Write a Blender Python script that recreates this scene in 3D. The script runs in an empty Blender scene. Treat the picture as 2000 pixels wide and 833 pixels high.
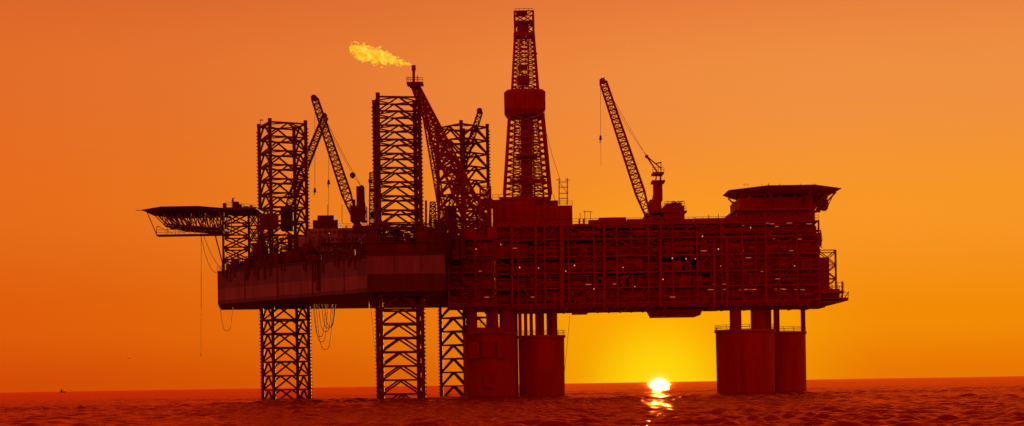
import bpy, math, random
import numpy as np
from mathutils import Vector, Matrix, noise
random.seed(7)
R=random.random
def U(a,b): return a+(b-a)*R()

# ------------------------------------------------------------------ survey helpers
D=400.0; F=3077.0; H=3.0; TH=math.atan(0.016)
CT,ST=math.cos(TH),math.sin(TH)
def P(px,py,y=0.0):
    """metres for a measured bearing/height at distance row y"""
    u=px-1000; w=751-py; k=(D+y)/F
    return Vector(((u*CT+w*ST)*k, y, H+(-u*ST+w*CT)*k))

class B:
    def __init__(s): s.v=[]; s.f=[]
    def add(s,vs,fs):
        o=len(s.v); s.v+= [tuple(v) for v in vs]; s.f+=[tuple(i+o for i in f) for f in fs]
    def beam(s,p,q,r,n=4,r2=None):
        p=Vector(p); q=Vector(q); d=q-p
        if d.length<1e-5: return
        r2=r if r2 is None else r2
        d.normalize(); a=Vector((0,0,1)) if abs(d.z)<0.95 else Vector((0,1,0))
        x=d.cross(a).normalized(); z=x.cross(d)
        vs=[]
        for c,rr in ((p,r),(q,r2)):
            for i in range(n):
                t=2*math.pi*(i+.5)/n
                vs.append(c+(x*math.cos(t)+z*math.sin(t))*rr)
        fs=[(i,(i+1)%n,n+(i+1)%n,n+i) for i in range(n)]
        fs+=[tuple(range(n-1,-1,-1)),tuple(range(n,2*n))]
        s.add(vs,fs)
    def box(s,x0,x1,y0,y1,z0,z1):
        vs=[(x,y,z) for z in (z0,z1) for y in (y0,y1) for x in (x0,x1)]
        s.add(vs,[(0,2,3,1),(4,5,7,6),(0,1,5,4),(2,6,7,3),(0,4,6,2),(1,3,7,5)])
    def pbox(s,px0,py0,px1,py1,y0,y1):
        cx=(px0+px1)/2; cy=(py0+py1)/2
        s.box(P(px0,cy,y0).x,P(px1,cy,y0).x,y0,y1,P(cx,py1,y0).z,P(cx,py0,y0).z)
    def prism(s,pts,z0,z1,pts2=None):
        n=len(pts); pts2=pts2 or pts
        vs=[(p[0],p[1],z0) for p in pts]+[(p[0],p[1],z1) for p in pts2]
        fs=[(i,(i+1)%n,n+(i+1)%n,n+i) for i in range(n)]+[tuple(range(n-1,-1,-1)),tuple(range(n,2*n))]
        s.add(vs,fs)
    def truss(s,r0,r1,n,rc,rb,style='X',horiz=True,skip=()):
        m=len(r0); L=[[a.lerp(b,i/n) for a,b in zip(r0,r1)] for i in range(n+1)]
        for j in range(m): s.beam(r0[j],r1[j],rc,6)
        for i in range(n+1):
            for j in range(m):
                k=(j+1)%m
                if m==2 and j==1: continue
                a,b=L[i][j],L[i][k]
                if horiz: s.beam(a,b,rb)
                if i==n: continue
                c,d=L[i+1][j],L[i+1][k]
                if style=='X': s.beam(a,d,rb); s.beam(b,c,rb)
                elif style=='K':
                    mm=(c+d)/2; s.beam(a,mm,rb); s.beam(b,mm,rb)
                elif style=='V':
                    mm=(a+b)/2; s.beam(c,mm,rb); s.beam(d,mm,rb)
                else:
                    if (i+j)%2: s.beam(a,d,rb)
                    else: s.beam(b,c,rb)
    def rail(s,pts,h=1.1,step=2.0,r=0.05):
        for a,b in zip(pts[:-1],pts[1:]):
            a=Vector(a);b=Vector(b); n=max(1,int((b-a).length/step))
            for i in range(n+1):
                p=a.lerp(b,i/n); s.beam(p,p+Vector((0,0,h)),r)
            for hh in (h*.5,h): s.beam(a+Vector((0,0,hh)),b+Vector((0,0,hh)),r)
    def cable(s,pts,r=0.07):
        for a,b in zip(pts[:-1],pts[1:]): s.beam(a,b,r)
    def obj(s,name,mat,parent=None):
        me=bpy.data.meshes.new(name); me.from_pydata(s.v,[],s.f); me.update()
        o=bpy.data.objects.new(name,me); bpy.context.collection.objects.link(o)
        me.materials.append(mat)
        if parent: o.parent=parent
        return o
def empty(name):
    o=bpy.data.objects.new(name,None); bpy.context.collection.objects.link(o); return o
def sag(a,b,drop,n=12):
    a=Vector(a);b=Vector(b); out=[]
    for i in range(n+1):
        t=i/n; p=a.lerp(b,t); p.z-=drop*4*t*(1-t); out.append(p)
    return out
def uloop(a,b,drop,n=16):
    a=Vector(a);b=Vector(b); out=[]
    for i in range(n+1):
        t=i/n; c=abs(2*t-1); p=a.lerp(b,t); p.z-=drop*(1-c**3.5); out.append(p)
    return out
def boomring(p,q,w0,w1,dp=0.8):
    d=(q-p).normalized(); s=d.cross(Vector((0,1,0))).normalized(); t=Vector((0,1,0))
    f=lambda c,w:[c+s*w+t*w*dp,c+s*w-t*w*dp,c-s*w-t*w*dp,c-s*w+t*w*dp]
    return f(p,w0),f(q,w1)

# ------------------------------------------------------------------ materials
def mat_paint(name,c1,c2,scale=0.4,rough=0.6,zband=None,stretch=(1,1,.25)):
    m=bpy.data.materials.new(name); m.use_nodes=True; nt=m.node_tree; bs=nt.nodes['Principled BSDF']
    bs.inputs['Roughness'].default_value=rough; bs.inputs['Specular IOR Level'].default_value=.08
    tc=nt.nodes.new('ShaderNodeTexCoord'); mp=nt.nodes.new('ShaderNodeMapping'); mp.inputs['Scale'].default_value=stretch
    nt.links.new(tc.outputs['Object'],mp.inputs[0])
    n=nt.nodes.new('ShaderNodeTexNoise'); n.inputs['Scale'].default_value=scale; n.inputs['Detail'].default_value=6; n.inputs['Roughness'].default_value=.65
    nt.links.new(mp.outputs[0],n.inputs['Vector'])
    r=nt.nodes.new('ShaderNodeValToRGB'); r.color_ramp.elements[0].position=.38; r.color_ramp.elements[1].position=.65
    r.color_ramp.elements[0].color=(*c1,1); r.color_ramp.elements[1].color=(*c2,1)
    nt.links.new(n.outputs['Fac'],r.inputs[0])
    out=r.outputs[0]
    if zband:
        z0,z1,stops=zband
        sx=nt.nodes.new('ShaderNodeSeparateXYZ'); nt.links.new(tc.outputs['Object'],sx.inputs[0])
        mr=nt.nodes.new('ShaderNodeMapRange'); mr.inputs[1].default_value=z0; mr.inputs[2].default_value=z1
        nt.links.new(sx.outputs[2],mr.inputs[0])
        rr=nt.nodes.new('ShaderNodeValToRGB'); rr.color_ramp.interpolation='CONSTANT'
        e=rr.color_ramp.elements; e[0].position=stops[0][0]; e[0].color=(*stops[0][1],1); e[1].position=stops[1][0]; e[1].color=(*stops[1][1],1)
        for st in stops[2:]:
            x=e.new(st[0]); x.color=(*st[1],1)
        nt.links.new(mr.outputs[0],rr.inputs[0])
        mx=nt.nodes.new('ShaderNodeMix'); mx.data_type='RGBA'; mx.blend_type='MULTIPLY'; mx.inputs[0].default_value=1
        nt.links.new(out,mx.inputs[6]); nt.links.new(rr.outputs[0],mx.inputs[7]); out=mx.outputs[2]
    nt.links.new(out,bs.inputs['Base Color'])
    return m
def mat_emit(name,c,s):
    m=bpy.data.materials.new(name); m.use_nodes=True; nt=m.node_tree; bs=nt.nodes['Principled BSDF']
    bs.inputs['Base Color'].default_value=(*c,1); bs.inputs['Emission Color'].default_value=(*c,1); bs.inputs['Emission Strength'].default_value=s
    return m
M_PLAT=mat_paint('platform_glare_red_steel',(.44,.006,.003),(.58,.010,.004),.35)  # red of the veiling sun glare is put into the steel colour
M_FRAME=mat_paint('platform_frame_steel',(.30,.004,.003),(.40,.007,.004),.5)  # same glare red, painted darker to flatten brighter-lit frames against shaded modules
M_DK=mat_paint('platform_dark_steel',(.31,.006,.004),(.42,.010,.005),.5)  # glare red painted in here too
M_CONC=mat_paint('stained_glare_red_concrete',(.34,.008,.004),(.46,.012,.006),.25)  # streaky concrete with the red sun haze mixed into its colour
M_JACK=mat_paint('jackup_steel',(.13,.010,.009),(.20,.015,.012),.5)
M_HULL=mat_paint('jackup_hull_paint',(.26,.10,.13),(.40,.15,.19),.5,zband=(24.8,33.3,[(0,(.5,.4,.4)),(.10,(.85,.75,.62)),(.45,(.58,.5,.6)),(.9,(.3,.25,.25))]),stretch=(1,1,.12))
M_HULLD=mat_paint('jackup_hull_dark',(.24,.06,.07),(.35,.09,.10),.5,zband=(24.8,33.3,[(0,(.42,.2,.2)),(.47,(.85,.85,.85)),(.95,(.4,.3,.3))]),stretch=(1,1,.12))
M_WHITE=mat_paint('weathered_white_paint',(.32,.12,.12),(.42,.15,.15),.5)
M_BLK=mat_paint('dark_cable',(.09,.012,.008),(.13,.014,.01),.5)
M_LAMP=mat_emit('lamp_glow',(1,.5,.22),1.1)
M_TUBE=mat_emit('fluorescent_tube',(1,.30,.12),.28)

# ------------------------------------------------------------------ JACK-UP RIG
rig=empty('jackup_rig')
ZT=P(425,530,5).z; ZB=P(425,595,5).z
def XY(px,y,py=560): v=P(px,py,y); return (v.x,y)
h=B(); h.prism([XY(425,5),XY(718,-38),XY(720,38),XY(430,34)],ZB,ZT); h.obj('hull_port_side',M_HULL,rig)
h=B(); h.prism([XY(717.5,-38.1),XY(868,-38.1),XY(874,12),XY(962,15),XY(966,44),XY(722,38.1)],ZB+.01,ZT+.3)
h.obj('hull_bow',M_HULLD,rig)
d=B()
A=Vector((*XY(425,5),ZT)); Bf=Vector((*XY(718,-38),ZT)); C=Vector((*XY(868,-38),ZT))
d.rail([A,Bf],1.2,2.2); d.rail([Bf+Vector((0,0,.3)),C+Vector((0,0,.3))],1.2,2.2)
for i in range(110):
    p=A.lerp(Bf,R()*.98)+Vector((U(.5,3),U(2,7),0)); w=U(.3,1.1); hh=U(.6,3.6)
    if R()<.6: d.box(p.x-w,p.x+w,p.y,p.y+1.5,ZT,ZT+hh)
    else: d.beam(p,p+Vector((U(-.6,.6),0,hh*1.2)),U(.08,.2))
nrm=Vector((A.y-Bf.y,-(A.x-Bf.x),0)).normalized()
nrm=nrm if nrm.y<0 else -nrm
for i in range(34):
    p=A.lerp(Bf,U(.04,.97))+nrm*.25+Vector((0,0,-.1)); d.beam(p,p-Vector((0,0,U(.8,3.2))),U(.1,.28),5)
for t in (.2,.43,.66,.86):
    p=A.lerp(Bf,t)+nrm*.12; d.beam(p,p-Vector((0,0,8.2)),.1)
for x in (770,822): 
    p=P(x,503,-38.4); d.beam((p.x,-38.3,ZT),(p.x,-38.3,ZT-4),.1)
d.obj('deck_edge_gear',M_JACK,rig)
def leg(pxc,y,zt,a,rot,bays,style):
    c=P(pxc,500,y); ring=[]
    for i in range(4):
        t=math.radians(rot)+math.pi/4+i*math.pi/2; ring.append((math.cos(t)*a*.7071,math.sin(t)*a*.7071))
    b=B()
    r0=[Vector((c.x+x,y+yy,-12)) for x,yy in ring]; r1=[Vector((c.x+x,y+yy,zt)) for x,yy in ring]
    b.truss(r0,r1,bays,.5,.28,style)
    for q in r1: b.beam(q,q+Vector((0,0,.9)),.55,6)
    for q0,q1 in zip(r0,r1):
        dx=Vector((q0.x-c.x,q0.y-y,0)).normalized(); n=int((zt+12)/.9)
        for i in range(n):
            z=-12+i*.9+.3; b.beam(Vector((q0.x,q0.y,z))-dx*.1,Vector((q0.x,q0.y,z))+dx*.75,.2)
    for i in range(bays+1):
        L=[p.lerp(q,i/bays) for p,q in zip(r0,r1)]
        M=[(L[k]+L[(k+1)%4])/2 for k in range(4)]
        for k in range(4): b.beam(M[k],M[(k+1)%4],.18)
    b.obj('leg',M_JACK,rig); return c
zl=P(554,246,12).z
c1=leg(555,12,zl,9.6,26,23,'K'); c2=leg(779,-30,P(779,197,-30).z,9.6,10,25,'K'); c3=leg(907,29,P(907,250,29).z,9.6,44,23,'K')
j=B()
def jackhouse(c,y,z1,w=6.2):
    for sx in (-1,1):
        for sy in (-1,1):
            x=c.x+sx*w; yy=y+sy*w
            j.box(x-1.3,x+1.3,yy-1.3,yy+1.3,ZT-.5,z1+U(-1.5,0))
    j.box(c.x-w-1,c.x+w+1,y-w-1,y+w+1,ZT,ZT+2.6)
    r=[Vector((c.x+a*w,y+b_*w,ZT)) for a,b_ in((-1,-1),(1,-1),(1,1),(-1,1))]
    j.truss(r,[p+Vector((0,0,z1-ZT)) for p in r],3,.3,.2,'X')
jackhouse(c1,12,P(555,470,12).z,5.8); jackhouse(c2,-30,P(779,440,-30).z,5.7); jackhouse(c3,29,P(907,440,29).z,6)
for (x0,x1,t0,t1,n,y0,y1) in ((505,585,455,525,34,-6,4),(718,850,445,500,80,-37,-20),(585,720,465,500,34,-10,5),(840,905,425,500,50,-20,0),(430,505,503,528,16,0,10)):
    for i in range(n):
        x=U(x0,x1); y=U(y0,y1); w=U(1,5); top=U(t0,t1)
        p=P(x,top,y); j.box(p.x-w*.1,p.x+w*.15*U(.5,2),y,y+U(.6,2),ZT,max(ZT+.5,p.z))
    for i in range(n):
        p=P(U(x0,x1),U(t0,t1-15),U(y0,y1)); q=p+Vector((U(-5,5),0,U(-3,3))); q.z=max(q.z,ZT); j.beam(p,q,.12)
        j.beam(p,(p.x,p.y,ZT),.1)
j.pbox(716,447,742,503,-36,-31); j.pbox(822,452,846,503,-34,-28)
for zz in (.33,.66): 
    z=ZT+zz*9
    j.rail([Vector((c2.x-8,-37.4,z)),Vector((c2.x+8,-37.4,z))],1.1,1.6,.05); j.box(c2.x-8,c2.x+8,-37.3,-35.9,z-.2,z)
j.obj('jacking_machinery',M_JACK,rig)
a=B(); a.pbox(583,462,640,503,-5,10); a.pbox(600,446,718,500,-3,14); a.pbox(626,458,704,492,-8,-3)
a.obj('accommodation_block',M_WHITE,rig)
a=B(); a.pbox(611,430,660,446,0,12); a.pbox(620,421,652,430.5,2,10); a.pbox(688,441,718,447,-1,10)
for x in range(606,716,9): a.pbox(x,452,x+4,456,-3.15,-2.9)
for x in range(632,700,8): a.pbox(x,466,x+4,470,-8.15,-7.9); a.pbox(x,480,x+4,484,-8.15,-7.9)
a.rail([P(600,446,-3),P(718,446,-3)],1.1,1.6); a.rail([P(626,458,-8),P(704,458,-8)],1.1,1.6); a.pbox(622,474,706,476,-9,-8.1)
for i in range(22):
    x=U(585,716); t=U(440,462); a.beam(P(x,t,-9),P(x,500,-9),U(.06,.16))
for x in (640,668,697): a.beam(P(x,421+15,4),P(x,400,4),.1)
a.obj('accommodation_upper_deck',M_JACK,rig)
t=B()
def sq(pxc,py,y,w): c=P(pxc,py,y); return [c+Vector((x*w,yy*w,0)) for x,yy in((-1,-1),(1,-1),(1,1),(-1,1))]
t.truss(sq(728,445,0,.8),sq(728,338,0,.7),12,.16,.1,'Z'); 
t.truss(sq(845,440,5,.9),sq(845,395,5,.6),5,.15,.1,'X')
t.beam(P(832,455,-10),P(832,392,-10),.3,6)
for i in range(14):
    p=P(U(722,738),U(345,430),-2); t.box(p.x-.5,p.x+.5,-2,-1,p.z,p.z+.8)
t.beam(P(509,244,5),P(509,234,5),.08); t.beam(P(507,235,5),P(514,235,5),.14)
t.obj('lattice_mast',M_JACK,rig)
c=B()
for x0,x1,dp in ((612,636,9.5),(614,640,11),(618,650,13.2),(622,648,8),(628,654,7),(634,655,6.5)):
    c.cable(uloop(P(x0,594,-12),P(x1,594,-12),dp*.85),.1)
c.cable(uloop(P(430,594,8),P(455,594,8),7),.08)
c.cable([P(393,461,8),P(393,697,8)],.07); c.beam(P(393,690,8),P(393,697,8),.15)
c.cable(sag(P(398,461,8),P(437,528,8),1.5),.08); c.cable(sag(P(392,461,8),P(430,526,8),4),.08)
c.cable([P(724,596,-10),P(738,735,-10)],.07)
for i in range(10):
    x=606+i*5; c.cable(uloop(P(x,508,-25.5),P(x+U(3,9),508,-25.5),U(2,9)),.13)
c.obj('hanging_hoses',M_BLK,rig)

# helideck (jack-up)
hd=empty('helideck')
b=B(); cc=P(368,405,12); rad=10.8
oc=[(cc.x+rad*math.cos(math.pi/8+i*math.pi/4),12+rad*math.sin(math.pi/8+i*math.pi/4)) for i in range(8)]
oc2=[(cc.x+(rad+1.4)*math.cos(math.pi/8+i*math.pi/4),12+(rad+1.4)*math.sin(math.pi/8+i*math.pi/4)) for i in range(8)]
zt=P(368,404,1).z
b.prism(oc,zt-.55,zt); b.prism(oc,zt-.5,zt+.12,oc2)
b.box(P(436,405,4).x,P(500,405,4).x,4,20,zt-.6,zt)
b.obj('deck_plate',M_JACK,hd)
b=B()
zb=P(368,443,5).z
for y in (4,9,15,20):
    xl=cc.x-9.5+abs(y-12)*.3
    xr=P(436,430,8).x
    r0=[Vector((xl,y,zt-.7)),Vector((xl+3.2,y,zb+.6))]; r1=[Vector((xr,y,zt-.7)),Vector((xr,y,zb-.8))]
    b.truss(r0,r1,9,.24,.16,'Z')
for i in range(6):
    x=cc.x-6+i*3; b.beam((x,3,zb),(x,21,zb),.16); b.beam((x,3,zt-.8),(x,21,zt-.8),.2)
z1=P(370,459,6).z; xl=P(307,450,6).x; xr=P(437,450,6).x
b.box(xl,xr,5,8,z1-.25,z1+.1)
b.rail([Vector((xl,5,z1)),Vector((xr,5,z1))],1.3,2.4,.06)
for i in range(7):
    x=xl+(xr-xl)*i/6; b.beam((x,5.5,z1),(x,5.5,zb+.3),.09)
b.beam((xl,5.5,z1),(cc.x-9.5,6,zt-.6),.12)
b.beam(P(265,411,12),P(300,413,12),.1)
for (a0_,a1_,nn) in ((437,487,5),(487,506,4)):
    r0=[Vector((P(a0_,520,y).x,y,ZT)) if k==0 else Vector((P(a1_,520,y).x,y,ZT)) for k,y in ((0,7),(1,7),(1,16),(0,16))]
    r1=[Vector((p.x,p.y,zt-.6)) for p in r0]
    b.truss(r0,r1,nn,.33,.24,'X')
b.beam((P(437,520,7).x,7,ZT+1),(P(420,455,7).x,7,z1),.2)
for x,tp,w in ((440,398,1),(456,388,.4),(463,395,1.3),(470,400,1),(482,404,1.2),(492,402,.6)):
    p=P(x,tp,10); b.box(p.x-w*.5,p.x+w*.5,9,10.5,zt,p.z)
b.beam(P(452,394,10),P(458,386,10),.12); b.rail([P(440,404,6),P(500,410,6)],1.2,1.5)
b.pbox(508,418,542,448,3,5); b.beam(P(525,448,4),P(525,525,4),.4,6)
b.obj('support_truss',M_JACK,hd)

# cranes
def crane(tip,foot,w0,w1,n,body,mat,hooks=(),masttop=None,name='crane',gw=.9):
    e=empty(name); b=B()
    r0,r1=boomring(foot,tip,w0*.45,w1)
    rm0,rm1=boomring(foot,tip,w0,w1); rmid=[p.lerp(q,.18) for p,q in zip(rm0,rm1)]
    b.truss(r0,rmid,3,.21,.13,'Z'); b.truss(rmid,rm1,n,.21,.13,'Z')
    b.beam(tip+Vector((-.2,-.5,.3)),tip+Vector((-.2,.5,.3)),.8,8)
    b.obj('lattice_boom',mat,e)
    b=B()
    for (x0,y0,x1,y1,ya,yb) in body: b.pbox(x0,y0,x1,y1,ya,yb)
    if masttop:
        for dx in (-1,1):
            b.beam(foot+Vector((.5,dx,0)),masttop+Vector((0,dx*.6,0)),.22); b.beam(foot+Vector((3.2,dx,0)),masttop+Vector((0,dx*.6,0)),.2)
        b.beam(masttop+Vector((0,-1,0)),masttop+Vector((0,1,0)),.45,8)
        for k in range(1,4):
            b.beam(foot.lerp(masttop,k/4),(foot+Vector((3.2,0,0))).lerp(masttop,k/4),.14)
    b.obj('slewing_house',mat,e)
    b=B()
    if masttop:
        for dx in (-.5,.5): b.cable(sag(masttop+Vector((0,dx,0)),tip+Vector((.3,dx,0)),.8),.055)
    for p,q in hooks:
        b.beam(p,q,.06); b.beam(q+Vector((0,0,1.3)),q+Vector((0,0,.2)),.25,6,.42); b.beam(q+Vector((0,0,.3)),q-Vector((.2,0,.5)),.14)
    if b.v: b.obj('pendants_and_hook',M_BLK,e)
    return e
crane(P(615,194,-6),P(690,420,-6),1.2,.75,20,[(684,402,714,432,-8,-3),(696,364,711,404,-7.5,-4.5),(688,390,694,404,-7,-5),(690,425,704,462,-7.5,-4)],M_JACK,
      [(P(615,200,-6.3),P(615,378,-6.3)),(P(642,270,-6.3),P(642,362,-6.3))],P(707,366,-6))
b=B(); p=P(689,343,-6); b.beam(p+Vector((0,-.4,0)),p+Vector((0,.4,0)),.75,10); b.beam(P(640,250,-6),P(689,343,-6),.05); b.beam(P(689,343,-6),P(703,362,-6),.06)
b.beam(P(642,362,-6),P(642,420,-6),.06)
o=b.obj('pendant_sheave',M_JACK,bpy.data.objects['crane'])
crane(P(635,229,19.5),P(560,412,19.5),1.1,.7,16,[(548,405,572,450,18.5,22)],M_JACK)
crane(P(938,219,36),P(878,410,36),.95,.6,16,[(868,402,892,440,34,38)],M_JACK)

# ------------------------------------------------------------------ MAIN PLATFORM
plat=empty('oil_platform')
lv=[590,560,530,498,464,436]
dk=B(); fr=B(); md=B()
zl=[P(1250,v,0).z for v in lv]
DEP=28
xa=P(966,520,0).x; xw=P(873,520,-8).x; xe=P(1600,520,0).x
for i,z in enumerate(zl):
    th=.9 if i==0 else .45
    dk.box(xa,P(1645,520,0).x if i==0 else xe,0,DEP,z-th,z)
    if i<5: dk.box(xw,xa+.02,-8+i*.01,10,z-th-.01,z-.01+.02)
for i in range(28):
    x=xa+(xe-xa)*i/27; dk.box(x-.25,x+.25,.2,DEP-.2,zl[0]-1.5,zl[0]-.9)
for y in (1,9,18,27): dk.box(xa+.1,xe-.1,y-.3,y+.3,zl[0]-1.4,zl[0]-.85)
dk.prism([(P(1279,606,7).x,7),(P(1368,606,7).x,7),(P(1368,606,7).x,22),(P(1279,606,7).x,22)],P(1320,618,12).z,P(1320,604,7).z,
         [(P(1274,606,6).x,6),(P(1373,606,6).x,6),(P(1373,606,6).x,23),(P(1274,606,6).x,23)])
for x0,x1,yy in ((1040,1068,609),(1120,1150,611),(1165,1182,606),(905,960,606),(980,1030,609),(1385,1412,604),(1210,1226,606),(1440,1470,601),(1545,1590,598)):
    dk.pbox(x0,592,x1,yy,3,16)
for i in range(26):
    x=U(970,1600); dk.pbox(x,592,x+U(3,16),U(598,604),U(1,4),12)
dk.obj('decks',M_DK,plat)
for i in range(len(zl)-1):
    px=875
    while px<1598:
        w=U(10,48); x2=min(px+w,1600); wing=px<966
        y0=U(-6,-3) if wing else U(.9,4); ytop=U(.7,1.0)
        if wing: x2=min(x2,966)
        if wing and i==4: break
        if R()<.93:
            xx0=P(px,500,y0).x; xx1=P(x2-1,500,y0).x
            md.box(xx0,xx1,y0,9 if wing else y0+U(5,14),zl[i]+.01,zl[i]+(zl[i+1]-zl[i]-.45)*ytop)
        px=x2
md.box(xa+1,xe-1,20,DEP-1,zl[0]+.02,zl[4]-.5)
px=1120
while px<1598:
    x2=min(1598,px+U(20,60)); md.box(P(px,450,18).x,P(x2-U(0,4),450,18).x,18,26,zl[4]+.02,zl[5]-U(-1.2,.9)); px=x2
md.obj('process_modules',M_PLAT,plat)
for wing in (0,1):
    px0,px1,y=(876,964,-8.2) if wing else (968,1600,-.25)
    n=int((px1-px0)/24)
    xs=[P(px0+(px1-px0)*(k+(U(-.3,.3) if 0<k<n else 0))/n,520,y).x for k in range(n+1)]
    top=4 if wing else 5
    for k,x in enumerate(xs):
        if k%2==0: fr.beam((x,y,zl[0]-1),(x,y,zl[top]),.28)
        elif R()<.6: fr.beam((x,y,zl[0]),(x,y,zl[top]),.15)
    for i in range(top):
        fr.beam((xs[0],y,zl[i]-.2),(xs[-1],y,zl[i]-.2),.27)
        fr.rail([Vector((xs[0],y-.15,zl[i])),Vector((xs[-1],y-.15,zl[i]))],1.15,2.0,.045)
        for k in range(0,n-1,2):
            q=R(); a_=Vector((xs[k],y,zl[i])); b_=Vector((xs[k+2],y,zl[i+1]-.4)); c_=Vector((xs[k],y,zl[i+1]-.4)); d_=Vector((xs[k+2],y,zl[i]))
            if q<.25: fr.beam(a_,b_,.17)
            elif q<.5: fr.beam(c_,d_,.17)
            elif q<.62: fr.beam(a_,(b_+c_)/2,.15); fr.beam(d_,(b_+c_)/2,.15)
        for k in range(7 if wing else 30):
            zz=U(zl[i]+.5,zl[i+1]-.6); x=U(xs[0],xs[-1]-5); L=U(4,24); x2=min(x+L,xs[-1]); r=U(.08,.24); yy=y+U(.3,1)
            fr.beam((x,yy,zz),(x2,yy,zz),r,6); fr.beam((x2,yy,zz),(x2,yy,U(zl[i],zl[i+1])),r,6)
        for k in range(4 if wing else 24):
            x=U(xs[0],xs[-1]-3); w=U(.5,2.4); hh=U(.8,3)
            if R()<.5: fr.box(x,x+w,y+.3,y+1.4,zl[i],zl[i]+hh)
            else: fr.beam((x,y+.9,zl[i]+1.2),(x+w*2,y+.9,zl[i]+1.2),U(.4,.85),10)
        for k in range(3 if wing else 9):
            x=U(xs[0]+5,xs[-1]-5); sgn=1 if R()<.5 else -1
            p=Vector((x,y-.5,zl[i])); q=Vector((x+4*sgn,y-.5,zl[i+1]))
            fr.beam(p,q,.13); fr.beam(p+Vector((0,0,1)),q+Vector((0,0,1)),.05)
for x in (1000,1046,1095,1099,1180,1290,1395,1420): fr.beam(P(x,600,-.9),P(x,440 if x<1300 else 470,-.9),.33,8)
fr.obj('steel_framing',M_FRAME,plat)
tk=B()
zt5=zl[5]
def clutter(x0,x1,n,hmin,hmax,ylo=1,yhi=22,zb=zt5):
    for i in range(n):
        x=U(x0,x1); y=U(ylo,yhi); p=P(x,430,y); w=U(.4,2.2); q=R(); hh=U(hmin,hmax)
        if q<.5: tk.box(p.x-w,p.x+w,y,y+1.5,zb-.3,zb+hh*.7)
        elif q<.75: tk.beam((p.x,y,zb-.3),(p.x,y,zb+hh),U(.08,.3),6)
        else: tk.beam((p.x-w*2,y,zb+hh*.5),(p.x+w*2,y,zb+hh*.5),U(.2,.5),8); tk.beam((p.x,y,zb-.3),(p.x,y,zb+hh*.5),.2)
clutter(1122,1440,110,.5,2.4)
clutter(875,966,46,.5,3.6,-7,8,zl[4]); clutter(905,1000,26,1,5.5,0,8,zl[4])
tk.rail([Vector((P(1118,436,0).x,-.2,zt5)),Vector((xe,-.2,zt5))],1.3,1.7,.06)
tk.pbox(1170,425,1222,436,3,14); tk.pbox(1226,428,1262,437,2,14); tk.pbox(1318,430,1336,437,2,12); tk.pbox(1418,424,1440,448,2,12)
tk.beam(P(1340,436,2),P(1430,434,2),.55,10); tk.beam(P(1345,443,1.5),P(1440,441,1.5),.35,10)
tk.beam(P(1428,440,2),P(1428,422,2),1.1,10)
for x,t_ in ((1133,416),(1142,412),(1153,414),(1384,420),(1403,418),(1356,424)): tk.beam(P(x,438,4),P(x,t_,4),.1)
tk.beam(P(1139,413,4),P(1157,414,4),.1)
tk.pbox(1297,402,1337,428,4,12); tk.pbox(1302,397,1332,402.5,5,11); tk.rail([P(1292,412,3.5),P(1340,412,3.5)],1.2,1.2,.06); tk.pbox(1290,412,1342,415,3.4,12)
tk.rail([P(1297,402,4),P(1337,402,4)],1.0,1.0,.06)
for i in range(8): tk.beam(P(U(1296,1338),400,4),P(U(1296,1338),393,5),.09)
tk.truss(sq(948,470,2,1.5),sq(948,365,2,1.3),7,.22,.14,'X'); tk.pbox(934,388,962,404,1,6)
tk.beam(P(1092,400,8),P(1092,348,8),.17); tk.beam(P(1108,400,8),P(1108,348,8),.17)
for z in (356,366,378,388): tk.beam(P(1092,z,8),P(1110,z,8),.12)
tk.beam(P(1092,356,8),P(1108,378,8),.08); tk.beam(P(1086,352,8),P(1096,352,8),.1); tk.beam(P(1103,352,8),P(1113,352,8),.1)
tk.obj('weather_deck_equipment',M_DK,plat)
s=B()
s.pbox(962,434,1118,470,2,24); s.pbox(962,390,1046,434.5,4,22); s.pbox(1046,402,1118,434.5,3.5,23); s.pbox(975,385,1075,391,4,21); s.pbox(1046,392,1090,402.5,5,20)
s.pbox(1060,395,1068,432,3.2,3.6); s.pbox(985,398,1003,430,3.6,4.1); s.pbox(1085,407,1112,428,3.0,3.6)
s.rail([P(962,390,4),P(1046,390,4)],1.2,1.5,.06); s.rail([P(1046,402,3.5),P(1118,402,3.5)],1.2,1.5,.06)
for i in range(40):
    x=U(964,1112); p=P(x,U(400,460),1.7); q=p+Vector((U(-3,3),0,U(-3,3))); s.beam(p,q,U(.06,.16))
s.obj('drill_floor',M_DK,plat)
q=B()
q.pbox(1440,408,1592,470,3,24); q.pbox(1444,386,1588,409,5,22); q.pbox(1400,470,1600,588,1.5,24)
for py,xl,xr in ((409,1436,1590),(437,1438,1594),(462,1432,1604),(472,1400,1606),(497,1400,1602),(520,1410,1602),(545,1400,1610),(568,1400,1640)):
    q.pbox(xl,py-1.6,xr,py+1.6,1,24); q.rail([P(xl,py-1.6,1),P(xr,py-1.6,1)],1.15,1.8,.05)
for i in range(70):
    x=U(1442,1590); y=U(412,580); q.pbox(x,y,x+U(2,9),y+U(3,14),U(1.2,2.9),3.2)
for i in range(24):
    x=U(1402,1590); y=U(475,550); q.beam(P(x,y,1),P(x,y+U(12,40),1),U(.1,.3),6)
q.beam(P(1590,455,3),P(1603,450,3),.2); q.beam(P(1603,450,3),P(1603,480,3),.2); q.beam(P(1592,470,3),P(1606,485,3),.15)
q.pbox(1593,455,1605,480,6,12)
q.obj('living_quarters',M_DK,plat)
e=B()
r0=[P(1600,572,y) if k==0 else P(1633,572,y) for k,y in ((0,4),(1,4),(1,12),(0,12))]
zz=P(1615,489,4).z; r1=[Vector((p.x,p.y,zz)) for p in r0]
e.truss(r0,r1,3,.28,.16,'X'); e.pbox(1600,503,1620,570,6,10)
e.pbox(1590,582,1657,588,0,14); e.pbox(1590,568,1648,573,0,14); e.rail([P(1590,582,0),P(1657,582,0)],1.3,1.4,.07); e.rail([P(1590,568,0),P(1648,568,0)],2,1.4,.07)
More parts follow.
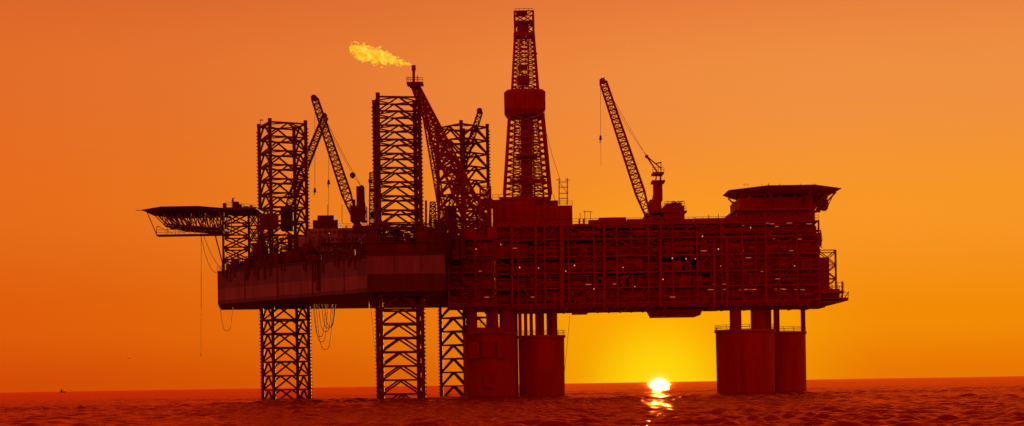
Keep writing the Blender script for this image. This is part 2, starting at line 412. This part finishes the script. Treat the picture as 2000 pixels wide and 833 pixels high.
for x in range(1596,1656,9): e.beam(P(x,582,.5),P(x+8,570,.5),.14)
e.beam(P(1645,550,1),P(1645,584,1),.25); e.pbox(1600,573,1640,583,2,12); e.pbox(1560,585,1632,591,3,14)
e.obj('escape_walkway',M_DK,plat)
s=B()
def col(px0,px1,py0,y,taper=.97,n=40,m=s):
    c=P((px0+px1)/2,py0,y); r=(P(px1,py0,y).x-P(px0,py0,y).x)/2
    m.beam(Vector((c.x,y,-15)),Vector((c.x,y,c.z)),r*taper,n,r)
    m.beam(Vector((c.x,y,c.z-.5)),Vector((c.x,y,c.z+.15)),r+.35,n)
    m.rail([Vector((c.x+(r+.2)*math.cos(t*math.pi/8),y+(r+.2)*math.sin(t*math.pi/8),c.z+.15)) for t in range(17)],1.2,2.5,.06)
    return c,r
col(905,1007,651,2,.985); col(1012,1102,657,8,.98); col(1398,1512,646,4,.965); col(1470,1572,650,16,.97)
s.obj('concrete_shafts',M_CONC,plat)
s=B()
zb0=zl[0]-.5
def post(px,py,y,r): p=P(px,py,y); s.beam((p.x,y,p.z-1),(p.x,y,zb0),r,14)
post(922,651,0,1.4); post(962,651,2,1.6); post(990,651,3,1.9)
for x in range(1016,1092,11): post(x,657,6+U(-3,3),.45)
post(1055,657,10,1.1); post(1080,657,8,1.2)
post(1437,646,4,1.5); post(1481,646,6,1.9); post(1498,650,12,1.2); post(1517,650,14,.8)
p=P(1568,596,20); s.beam((p.x,20,-8),(p.x,20,zb0),.62,10)
s.beam(P(1400,640,-2),P(1400,646,-2),.2)
for z in (690,730): s.beam(P(1568,z,20),P(1540,z,20),.3)
s.pbox(1003,608,1012,775,6,8)
for x0,y0,x1,y1 in ((916,668,936,700),(942,668,966,698),(972,665,988,700),(944,735,962,758),(915,640,985,652)): s.pbox(x0,y0,x1,y1,-5.2,-2)
s.rail([P(915,640,-5.2),P(985,640,-5.2)],1.2,1.4,.06)
for x in (1425,1450,1496): p=P(x,646,-3.4); s.beam((p.x,-3.4,-3),(p.x,-3.4,p.z),.16,6)
s.beam(P(1113,618,2),P(1101,742,2),.07)
s.obj('support_posts',M_DK,plat)

l=B(); t=B()
for x,y,yy in ((643,456,-8.4),(1015,523,-1),(1052,524,-1),(1045,505,-1),(1122,519,-1),(1217,523,-1),(1340,506,-1),(1403,487,-1),(1290,545,-1),(1295,546,-1),(896,458,-9),(1466,445,0),(1372,462,-1),(1180,578,-1),(1160,565,-1),(1358,506,-1),(930,487,-9),(1098,487,-1),(1355,432,2),(1240,560,-1),(978,478,-1),(1313,505,-1),(1640,556,-1),(1105,530,-1),(1408,520,0),(1552,520,0)):
    p=P(x,y,yy); l.beam(p-Vector((.1,0,0)),p+Vector((.1,0,0)),U(.07,.16),6)
for i in range(46):
    y=random.choice((437,442,458,468,486,490,503,530,545,556,566,580)); x=U(1440,1590) if R()<.45 else U(880,1430)
    if x<1440 and y<470: continue
    p=P(x,y+U(-1,1),-9 if x<966 else -.9 if x<1400 else .6); L=U(.3,.8); t.box(p.x-L/1,p.x+L,p.y-.15,p.y,p.z-.08,p.z+.08)
l.obj('flood_lamps',M_LAMP,plat); t.obj('tube_lamps',M_TUBE,plat)

# helideck (platform)
h2=empty('helideck')
b=B(); yc=14; cx=P(1526,372,yc).x; rad=14.3
zt=P(1526,365,yc-13).z
o1=[(cx+rad*math.cos(math.pi/8+i*math.pi/4),yc+rad*math.sin(math.pi/8+i*math.pi/4)) for i in range(8)]
o2=[(cx+(rad+1.6)*math.cos(math.pi/8+i*math.pi/4),yc+(rad+1.6)*math.sin(math.pi/8+i*math.pi/4)) for i in range(8)]
o3=[(cx+(rad-3)*math.cos(math.pi/8+i*math.pi/4),yc+(rad-3)*math.sin(math.pi/8+i*math.pi/4)) for i in range(8)]
b.prism(o1,zt-.6,zt); b.prism(o1,zt-.5,zt+.2,o2); b.prism(o3,zt-1.5,zt-.59,o1)
b.obj('deck_plate',M_DK,h2)
b=B()
for i in range(8):
    p=Vector((*o1[i],zt-.7)); qx=cx+(o1[i][0]-cx)*.66; qy=yc+(o1[i][1]-yc)*.6
    b.beam(p,(qx,qy,zt-5.6),.25); b.beam(Vector((*o3[i],zt-1.5)),(qx,qy,zt-5.6),.2)
for y in (5,14,22):
    r0=[Vector((cx-12,y,zt-1.4)),Vector((cx-9.5,y,zt-5.2))]; r1=[Vector((cx+12,y,zt-1.4)),Vector((cx+10,y,zt-5.2))]; b.truss(r0,r1,12,.18,.14,'Z')
p=P(1608,400,10)
b.beam(p+Vector((0,0,0)),p+Vector((.5,.2,0)),1.7,16); b.beam(p,P(1592,408,10),.12); b.pbox(1592,385,1612,402,12,16)
for i in range(10): x=U(1445,1600); b.beam(P(x,363,6),P(x,359,6),.08)
b.obj('support_truss',M_DK,h2)

# derrick
dr=empty('drilling_derrick'); b=B(); yc=12
def ring(pxa,pxb,py,dep=None):
    p=P(pxa,py,yc); q=P(pxb,py,yc); w=(q.x-p.x)/2; c=(p+q)/2; dd=(dep or w)
    return [Vector((c.x+x*w,yc+y*dd,c.z)) for x,y in((-1,-1),(1,-1),(1,1),(-1,1))]
b.truss(ring(985,1075,386),ring(995,1060,228),7,.45,.2,'X'); b.truss(ring(1000,1051,182),ring(1006,1042,68),7,.34,.17,'X'); b.truss(ring(1006,1042,68),ring(1005,1041,26),2,.3,.18,'X')
b.truss(ring(1001,1029,386),ring(1006,1024,228),12,.22,.13,'Z')
b.truss(ring(1044,1062,386),ring(1040,1050,228),12,.22,.13,'Z')
b.truss(ring(1013,1032,182),ring(1016,1033,68),8,.16,.1,'Z')
b.obj('lattice_tower',M_DK,dr)
b=B()
def cham(py,s): 
    r=ring(1025-40*s,1025+40*s,py); x0,x1=r[0].x,r[1].x; y0,y1=r[0].y,r[2].y; c=1.3
    return [(x0+c,y0),(x1-c,y0),(x1,y0+c),(x1,y1-c),(x1-c,y1),(x0+c,y1),(x0,y1-c),(x0,y0+c)]
zA=P(1025,228,yc).z; zB=P(1025,219,yc).z; zC=P(1025,186,yc).z; zD=P(1025,180,yc).z
b.prism(cham(228,.86),zA,zB,cham(219,1)); b.prism(cham(219,1),zB,zC); b.prism(cham(186,1),zC,zD,cham(180,.86))
y0=cham(219,1)[0][1]
for x in range(995,1060,10): b.beam((P(x,217,yc).x,y0-.05,zB),(P(x,217,yc).x,y0-.05,zC),.09)
b.obj('monkey_board_windwall',M_DK,dr)
b=B()
b.beam(P(1022,70,yc),P(1022,58,yc),1.2,10,1.7); b.beam(P(1022,58,yc),P(1022,44,yc),1.8,10,.9)
b.pbox(1008,21,1030,26,yc-2,yc+2); b.pbox(1003,64,1043,69,yc-2.6,yc+2.6); b.pbox(1004,40,1042,42,yc-2.4,yc+2.4); b.rail([P(1006,26,yc-2),P(1041,26,yc-2)],1.2,1,.06)
for x in (1014,1018,1026): b.beam(P(x,70,yc),P(x,386,yc),.07)
b.pbox(1010,148,1034,164,yc-1.2,yc+1.2); b.beam(P(1021,164,yc),P(1021,182,yc),.5,8); b.pbox(1012,128,1030,134,yc-1,yc+1)
b.pbox(1018,232,1040,386,yc-.8,yc+1.2); b.pbox(1008,300,1050,306,yc-3,yc+3); b.pbox(996,350,1066,354,yc-3,yc+3)
b.beam(P(1048,150,yc-3),P(1050,182,yc-3),.12); b.beam(P(1046,108,yc-3),P(1049,104,yc-3),.25)
b.obj('crown_and_travelling_block',M_DK,dr)
b=B(); b.cable(sag(P(1060,230,yc),P(1093,348,8),1),.05); b.obj('guy_line',M_BLK,dr)

cr=crane(P(1178,161,8),P(1266,424,8),1.25,.85,24,[(1270,390,1292,428,5,11),(1278,352,1294,392,6,10),(1275,336,1297,340,5.5,10.5),(1274,352,1299,356,5.5,10.5),(1262,416,1300,421,5,12)],M_DK,
      [(P(1173,163,7.8),P(1173,275,7.8))],None,'crane')
b=B()
b.beam(P(1286,340,8),P(1263,306,8),.25); b.beam(P(1266,308,8),P(1292,330,8),.2); b.beam(P(1280,320,8),P(1291,318,8),.2); b.beam(P(1291,316,8),P(1291,352,8),.14)
b.beam(P(1263,306,7.2),P(1263,306,8.8),.5,8); b.beam(P(1283,338,8),P(1270,420,8),.2); b.beam(P(1290,338,8),P(1288,420,8),.25)
b.rail([P(1275,336,5.5),P(1297,336,5.5)],1.1,1,.06)
for dx in (-.5,.5): b.cable(sag(P(1180,160,8+dx),P(1264,305,8+dx),1.5),.05); b.cable([P(1192,185,8+dx),P(1262,305,8+dx)],.05)
b.cable([P(1173,275,7.8),P(1174,325,7.8)],.05); b.beam(P(1178,161,8),P(1181,151,8),.1)
b.obj('gantry_mast',M_DK,cr)

# flare boom
fb=empty('flare_boom'); b=B()
p0=P(940,455,4); p1=P(812,170,-12)
def tri(c,w): return [c+Vector((-w,0,0)),c+Vector((w,0,0)),c+Vector((0,w*1.4,w*.6))]
pm=p0.lerp(p1,.52)
b.truss(tri(p0,3.2),tri(pm,2.3),9,.36,.2,'X'); b.truss(tri(pm,2.3),tri(p1,.95),13,.32,.17,'X')
b.truss(tri(P(868,432,2),1.0),tri(P(826,205,-9),.5),16,.2,.11,'Z')
b.pbox(794,160,826,163.5,-14,-10); b.pbox(799,163.5,821,168,-13.5,-10.5); b.rail([P(794,160,-14),P(826,160,-14)],1.0,.9,.07); b.rail([P(794,160,-10),P(826,160,-10)],1.0,.9,.07)
b.beam(P(808,168,-12),P(808,136,-12),.36,10); b.beam(P(808,138,-12),P(808,128,-12),.55,10,.5); b.beam(P(815,165,-12),P(815,148,-12),.15)
b.beam(P(797,160,-12),P(797,150,-12),.1)
b.obj('boom_truss',M_DK,fb)

# flare flame : ragged tongues of burning gas
path=[(805,127,.2),(794,125,.5),(780,121.5,.95),(764,115,1.4),(748,111,1.9),(732,109,1.9),(716,104,2.1),(704,104,1.9),(694,99,1.5),(686,96,.9)]
t_=(1+5**.5)/2
iv=[Vector(v).normalized() for v in ((-1,t_,0),(1,t_,0),(-1,-t_,0),(1,-t_,0),(0,-1,t_),(0,1,t_),(0,-1,-t_),(0,1,-t_),(t_,0,-1),(t_,0,1),(-t_,0,-1),(-t_,0,1))]
iff=[(0,11,5),(0,5,1),(0,1,7),(0,7,10),(0,10,11),(1,5,9),(5,11,4),(11,10,2),(10,7,6),(7,1,8),(3,9,4),(3,4,2),(3,2,6),(3,6,8),(3,8,9),(4,9,5),(2,4,11),(6,2,10),(8,6,7),(9,8,1)]
fl=B()
def blob(c,r,ex):
    tilt=U(-.9,.4)
    vs=[]
    for v in iv:
        q=v*r*(1+U(-.35,.35)); x=q.x*ex; z=q.z
        vs.append(c+Vector((x*math.cos(tilt)-z*math.sin(tilt),q.y,x*math.sin(tilt)+z*math.cos(tilt))))
    fl.add(vs,iff)
for i in range(640):
    t=R()**.8*(len(path)-1); k=min(int(t),len(path)-2); f=t-k
    x=path[k][0]*(1-f)+path[k+1][0]*f; y=path[k][1]*(1-f)+path[k+1][1]*f; r=path[k][2]*(1-f)+path[k+1][2]*f
    wob=noise.noise(Vector((x*.09,0,3)))*7*r/2
    g=random.gauss(0,.5); c=P(x,y+wob*.5,-12)+Vector((U(-.6,.6),random.gauss(0,.35)*r,g*r))
    blob(c,max(.08,r*U(.10,.28)*(1.15-min(1,abs(g))*.6)),U(1.1,2.2))
m=bpy.data.materials.new('burning_gas'); m.use_nodes=True; nt=m.node_tree; nt.nodes.remove(nt.nodes['Principled BSDF']); out=nt.nodes['Material Output']
tc=nt.nodes.new('ShaderNodeTexCoord')
ns=nt.nodes.new('ShaderNodeTexNoise'); ns.inputs['Scale'].default_value=.9; ns.inputs['Detail'].default_value=4; nt.links.new(tc.outputs['Object'],ns.inputs['Vector'])
cr_=nt.nodes.new('ShaderNodeValToRGB'); cr_.color_ramp.elements[0].position=.4; cr_.color_ramp.elements[1].position=.62
cr_.color_ramp.elements[0].color=(1,.42,.01,1); cr_.color_ramp.elements[1].color=(1,.74,.07,1); nt.links.new(ns.outputs['Fac'],cr_.inputs[0])
em=nt.nodes.new('ShaderNodeEmission'); nt.links.new(cr_.outputs[0],em.inputs[0]); em.inputs[1].default_value=1.0
tr=nt.nodes.new('ShaderNodeBsdfTransparent'); mxs=nt.nodes.new('ShaderNodeMixShader'); mxs.inputs[0].default_value=.5
nt.links.new(tr.outputs[0],mxs.inputs[1]); nt.links.new(em.outputs[0],mxs.inputs[2]); nt.links.new(mxs.outputs[0],out.inputs[0])
fo=fl.obj('flare_flame',m)

# seabird & distant ship
b=B(); p=P(250,701,-60)
b.add([p,p+Vector((-.55,.1,.22)),p+Vector((-.5,-.12,.2)),p+Vector((.55,.1,.22)),p+Vector((.5,-.12,.2)),p+Vector((0,.35,0)),p+Vector((0,-.3,.03)),p+Vector((0,0,-.12))],
      [(6,2,1,5),(6,5,3,4),(6,7,5,1),(6,3,5,7)]); b.obj('seagull',M_BLK)
b=B(); p=P(122,765,4500); X=p.x
b.prism([(X-9,4500),(X+8,4500),(X+11,4503),(X+8,4506),(X-9,4506)],-1,3.2); b.box(X-6,X,4501,4505,3.2,8); b.box(X-5,X-2,4502,4504,8,11); b.beam((X+2,4503,3),(X+2,4503,12),.3); b.obj('distant_ship',M_BLK)

# ------------------------------------------------------------------ SEA
rad=np.concatenate([np.linspace(2,85,25)[:-1],np.geomspace(85,1500,1250),np.geomspace(1560,60000,60)])
ang=np.concatenate([np.linspace(-180,-23,60)[:-1],np.linspace(-23,23,900),np.linspace(23,180,60)[1:-1]])*math.pi/180
RR,AA=np.meshgrid(rad,ang,indexing='ij')
X=(RR*np.sin(AA)); Y=(RR*np.cos(AA)-D)
rs=np.random.RandomState(5); Z=np.zeros_like(X)
cell=RR*.0023
wx=2.2*np.sin(X*.083+1.1*np.sin(Y*.05))+1.3*np.sin(Y*.11+X*.037); wy=2.0*np.sin(Y*.071+X*.045+2)+1.1*np.sin(X*.13-Y*.02)
Xw=X+wx; Yw=Y+wy
gust=1+.45*np.sin(Xw*.06)*np.sin(Yw*.045+1)
for i in range(90):
    L=np.exp(rs.uniform(np.log(.9),np.log(5.5))); th=rs.normal(0.15,.62); k=2*math.pi/L; ph=rs.uniform(0,6.28)
    amp=.0078*L**.85
    fade=np.clip((L/cell-2.0)/2.5,0,1)
    s_=np.sin(k*(Xw*np.sin(th)+Yw*np.cos(th))+ph)
    Z+=fade*amp*gust*(s_+.3*(s_*s_-.5))
for L,th,amp in ((17,.5,.04),(24,-.1,.05),(13,.9,.03)):
    Z+=np.clip((L/cell-2)/2.5,0,1)*amp*np.sin(2*math.pi/L*(Xw*math.sin(th)+Yw*math.cos(th))+L)
nr,na=X.shape
co=np.stack([X,Y,Z],-1).reshape(-1,3)
idx=np.arange(nr*na).reshape(nr,na)
a_=idx[:-1,:]; b_=np.roll(idx,-1,axis=1)[:-1,:]; c_=np.roll(idx,-1,axis=1)[1:,:]; d_=idx[1:,:]
q=np.stack([a_,b_,c_,d_],-1).reshape(-1,4)      # normals up
me=bpy.data.meshes.new('sea_water'); me.vertices.add(len(co)); me.vertices.foreach_set('co',co.ravel())
me.loops.add(q.size); me.loops.foreach_set('vertex_index',q.ravel().astype(np.int32)); me.polygons.add(len(q)); me.polygons.foreach_set('loop_start',np.arange(0,q.size,4,dtype=np.int32))
me.update(calc_edges=True); me.polygons.foreach_set('use_smooth',np.ones(len(me.polygons),dtype=bool))
sea=bpy.data.objects.new('sea_water',me); bpy.context.collection.objects.link(sea)
m=bpy.data.materials.new('sea_water'); m.use_nodes=True; nt=m.node_tree; nt.nodes.remove(nt.nodes['Principled BSDF']); out=nt.nodes['Material Output']
tc=nt.nodes.new('ShaderNodeTexCoord'); n1=nt.nodes.new('ShaderNodeTexNoise'); n1.inputs['Scale'].default_value=1.3; n1.inputs['Detail'].default_value=4
nt.links.new(tc.outputs['Object'],n1.inputs['Vector'])
bp=nt.nodes.new('ShaderNodeBump'); bp.inputs['Strength'].default_value=1; bp.inputs['Distance'].default_value=.16; nt.links.new(n1.outputs['Fac'],bp.inputs['Height'])
df=nt.nodes.new('ShaderNodeBsdfDiffuse'); df.inputs[0].default_value=(.27,.012,.006,1)
gl=nt.nodes.new('ShaderNodeBsdfGlossy'); gl.inputs[0].default_value=(.90,.24,.10,1); gl.inputs['Roughness'].default_value=.14
fr_=nt.nodes.new('ShaderNodeFresnel'); fr_.inputs['IOR'].default_value=1.33
for x in (df,gl,fr_): nt.links.new(bp.outputs[0],x.inputs['Normal'])
mx=nt.nodes.new('ShaderNodeMixShader'); nt.links.new(fr_.outputs[0],mx.inputs[0]); nt.links.new(df.outputs[0],mx.inputs[1]); nt.links.new(gl.outputs[0],mx.inputs[2]); nt.links.new(mx.outputs[0],out.inputs[0])
me.materials.append(m)

# ------------------------------------------------------------------ SKY
SAZ=math.atan(P(1287,743,0).x/D); SEL=math.radians(-.20)
w=bpy.data.worlds.new('World'); bpy.context.scene.world=w; w.use_nodes=True; nt=w.node_tree; N=nt.nodes; Lk=nt.links
bg=N['Background']; tc=N.new('ShaderNodeTexCoord'); sx=N.new('ShaderNodeSeparateXYZ'); Lk.new(tc.outputs['Generated'],sx.inputs[0])
def lin(r,g,b): 
    f=lambda c:(c/255/12.92 if c/255<=.04045 else ((c/255+.055)/1.055)**2.4); return (f(r),f(g),f(b),1)
def ramp(stops,src):
    r=N.new('ShaderNodeValToRGB'); e=r.color_ramp.elements; r.color_ramp.interpolation='EASE'
    e[0].position=stops[0][0]; e[0].color=stops[0][1]; e[1].position=stops[1][0]; e[1].color=stops[1][1]
    for p_,c_ in stops[2:]: x=e.new(p_); x.color=c_
    Lk.new(src,r.inputs[0]); return r
def mrange(src,a,b,c=0,d=1,smooth=True):
    x=N.new('ShaderNodeMapRange'); x.interpolation_type='SMOOTHSTEP' if smooth else 'LINEAR'
    for i,v in zip((1,2,3,4),(a,b,c,d)): x.inputs[i].default_value=v
    Lk.new(src,x.inputs[0]); return x.outputs[0]
def mix(f,a,b,mode='MIX'):
    x=N.new('ShaderNodeMix'); x.data_type='RGBA'; x.blend_type=mode
    if isinstance(f,(int,float)): x.inputs[0].default_value=f
    else: Lk.new(f,x.inputs[0])
    for i,v in ((6,a),(7,b)):
        if isinstance(v,tuple): x.inputs[i].default_value=v
        else: Lk.new(v,x.inputs[i])
    return x.outputs[2]
el=mrange(sx.outputs[2],0,.26,0,1,False)
rl=ramp([(0,lin(210,74,4)),(.16,lin(222,92,10)),(.45,lin(228,108,26)),(.75,lin(225,108,40)),(1,lin(214,96,42))],el)
rr=ramp([(0,lin(232,118,2)),(.15,lin(241,138,6)),(.4,lin(243,149,36)),(.7,lin(237,142,64)),(1,lin(226,119,58))],el)
az=mrange(sx.outputs[0],-.33,.22)
sky=mix(az,rl.outputs[0],rr.outputs[0])
sd=Vector((math.sin(SAZ)*math.cos(SEL),math.cos(SAZ)*math.cos(SEL),math.sin(SEL)))
sc=N.new('ShaderNodeVectorMath'); sc.operation='SUBTRACT'; Lk.new(tc.outputs['Generated'],sc.inputs[0]); sc.inputs[1].default_value=sd
ln=N.new('ShaderNodeVectorMath'); ln.operation='LENGTH'; Lk.new(sc.outputs[0],ln.inputs[0]); dist=ln.outputs['Value']
sky=mix(mrange(dist,.15,.01,0,.75),sky,lin(255,184,0))
sky=mix(mrange(dist,.055,.004,0,.9),sky,lin(255,220,14))
back=mrange(sx.outputs[1],.75,-.25)
sky=mix(back,sky,(.64,.10,.06,1))
zen=mrange(sx.outputs[2],.28,.8)
sky=mix(zen,sky,(.34,.055,.035,1))
ns=N.new('ShaderNodeTexSky'); ns.sky_type='NISHITA'; ns.sun_disc=False; ns.sun_elevation=math.radians(.6); ns.sun_rotation=SAZ; ns.dust_density=4
warm=mix(1.0,ns.outputs[0],(.06,.02,.005,1),'MULTIPLY')
sky=mix(.1,sky,warm,'ADD')
sky=mix(mrange(dist,.0105,.0058,0,.6),sky,(1.2,.85,.12,1))
disc=mrange(dist,.0066,.0054)
sky=mix(disc,sky,(3.2,2.2,.8,1))
Lk.new(sky,bg.inputs[0]); bg.inputs[1].default_value=1.0

sun=bpy.data.lights.new('sun','SUN'); sun.energy=3.0; sun.angle=math.radians(.5); sun.color=(1,.45,.12)
so=bpy.data.objects.new('sun',sun); bpy.context.collection.objects.link(so)
SE=math.radians(1.4)
dirv=-Vector((math.sin(SAZ)*math.cos(SE),math.cos(SAZ)*math.cos(SE),math.sin(SE)))
so.rotation_euler=dirv.to_track_quat('-Z','Y').to_euler()

# ------------------------------------------------------------------ CAMERA
cd=bpy.data.cameras.new('camera'); co_=bpy.data.objects.new('camera',cd); bpy.context.collection.objects.link(co_)
cd.sensor_width=36; cd.lens=36*F/2000; cd.shift_y=(751-416.5)/2000; cd.clip_end=100000; cd.clip_start=.5
co_.matrix_world=Matrix.Translation((0,-D,H))@Matrix.Rotation(math.pi/2,4,'X')@Matrix.Rotation(-TH,4,'Z')
sc_=bpy.context.scene; sc_.camera=co_
sc_.view_settings.view_transform='Standard'; sc_.view_settings.look='None'; sc_.view_settings.exposure=0
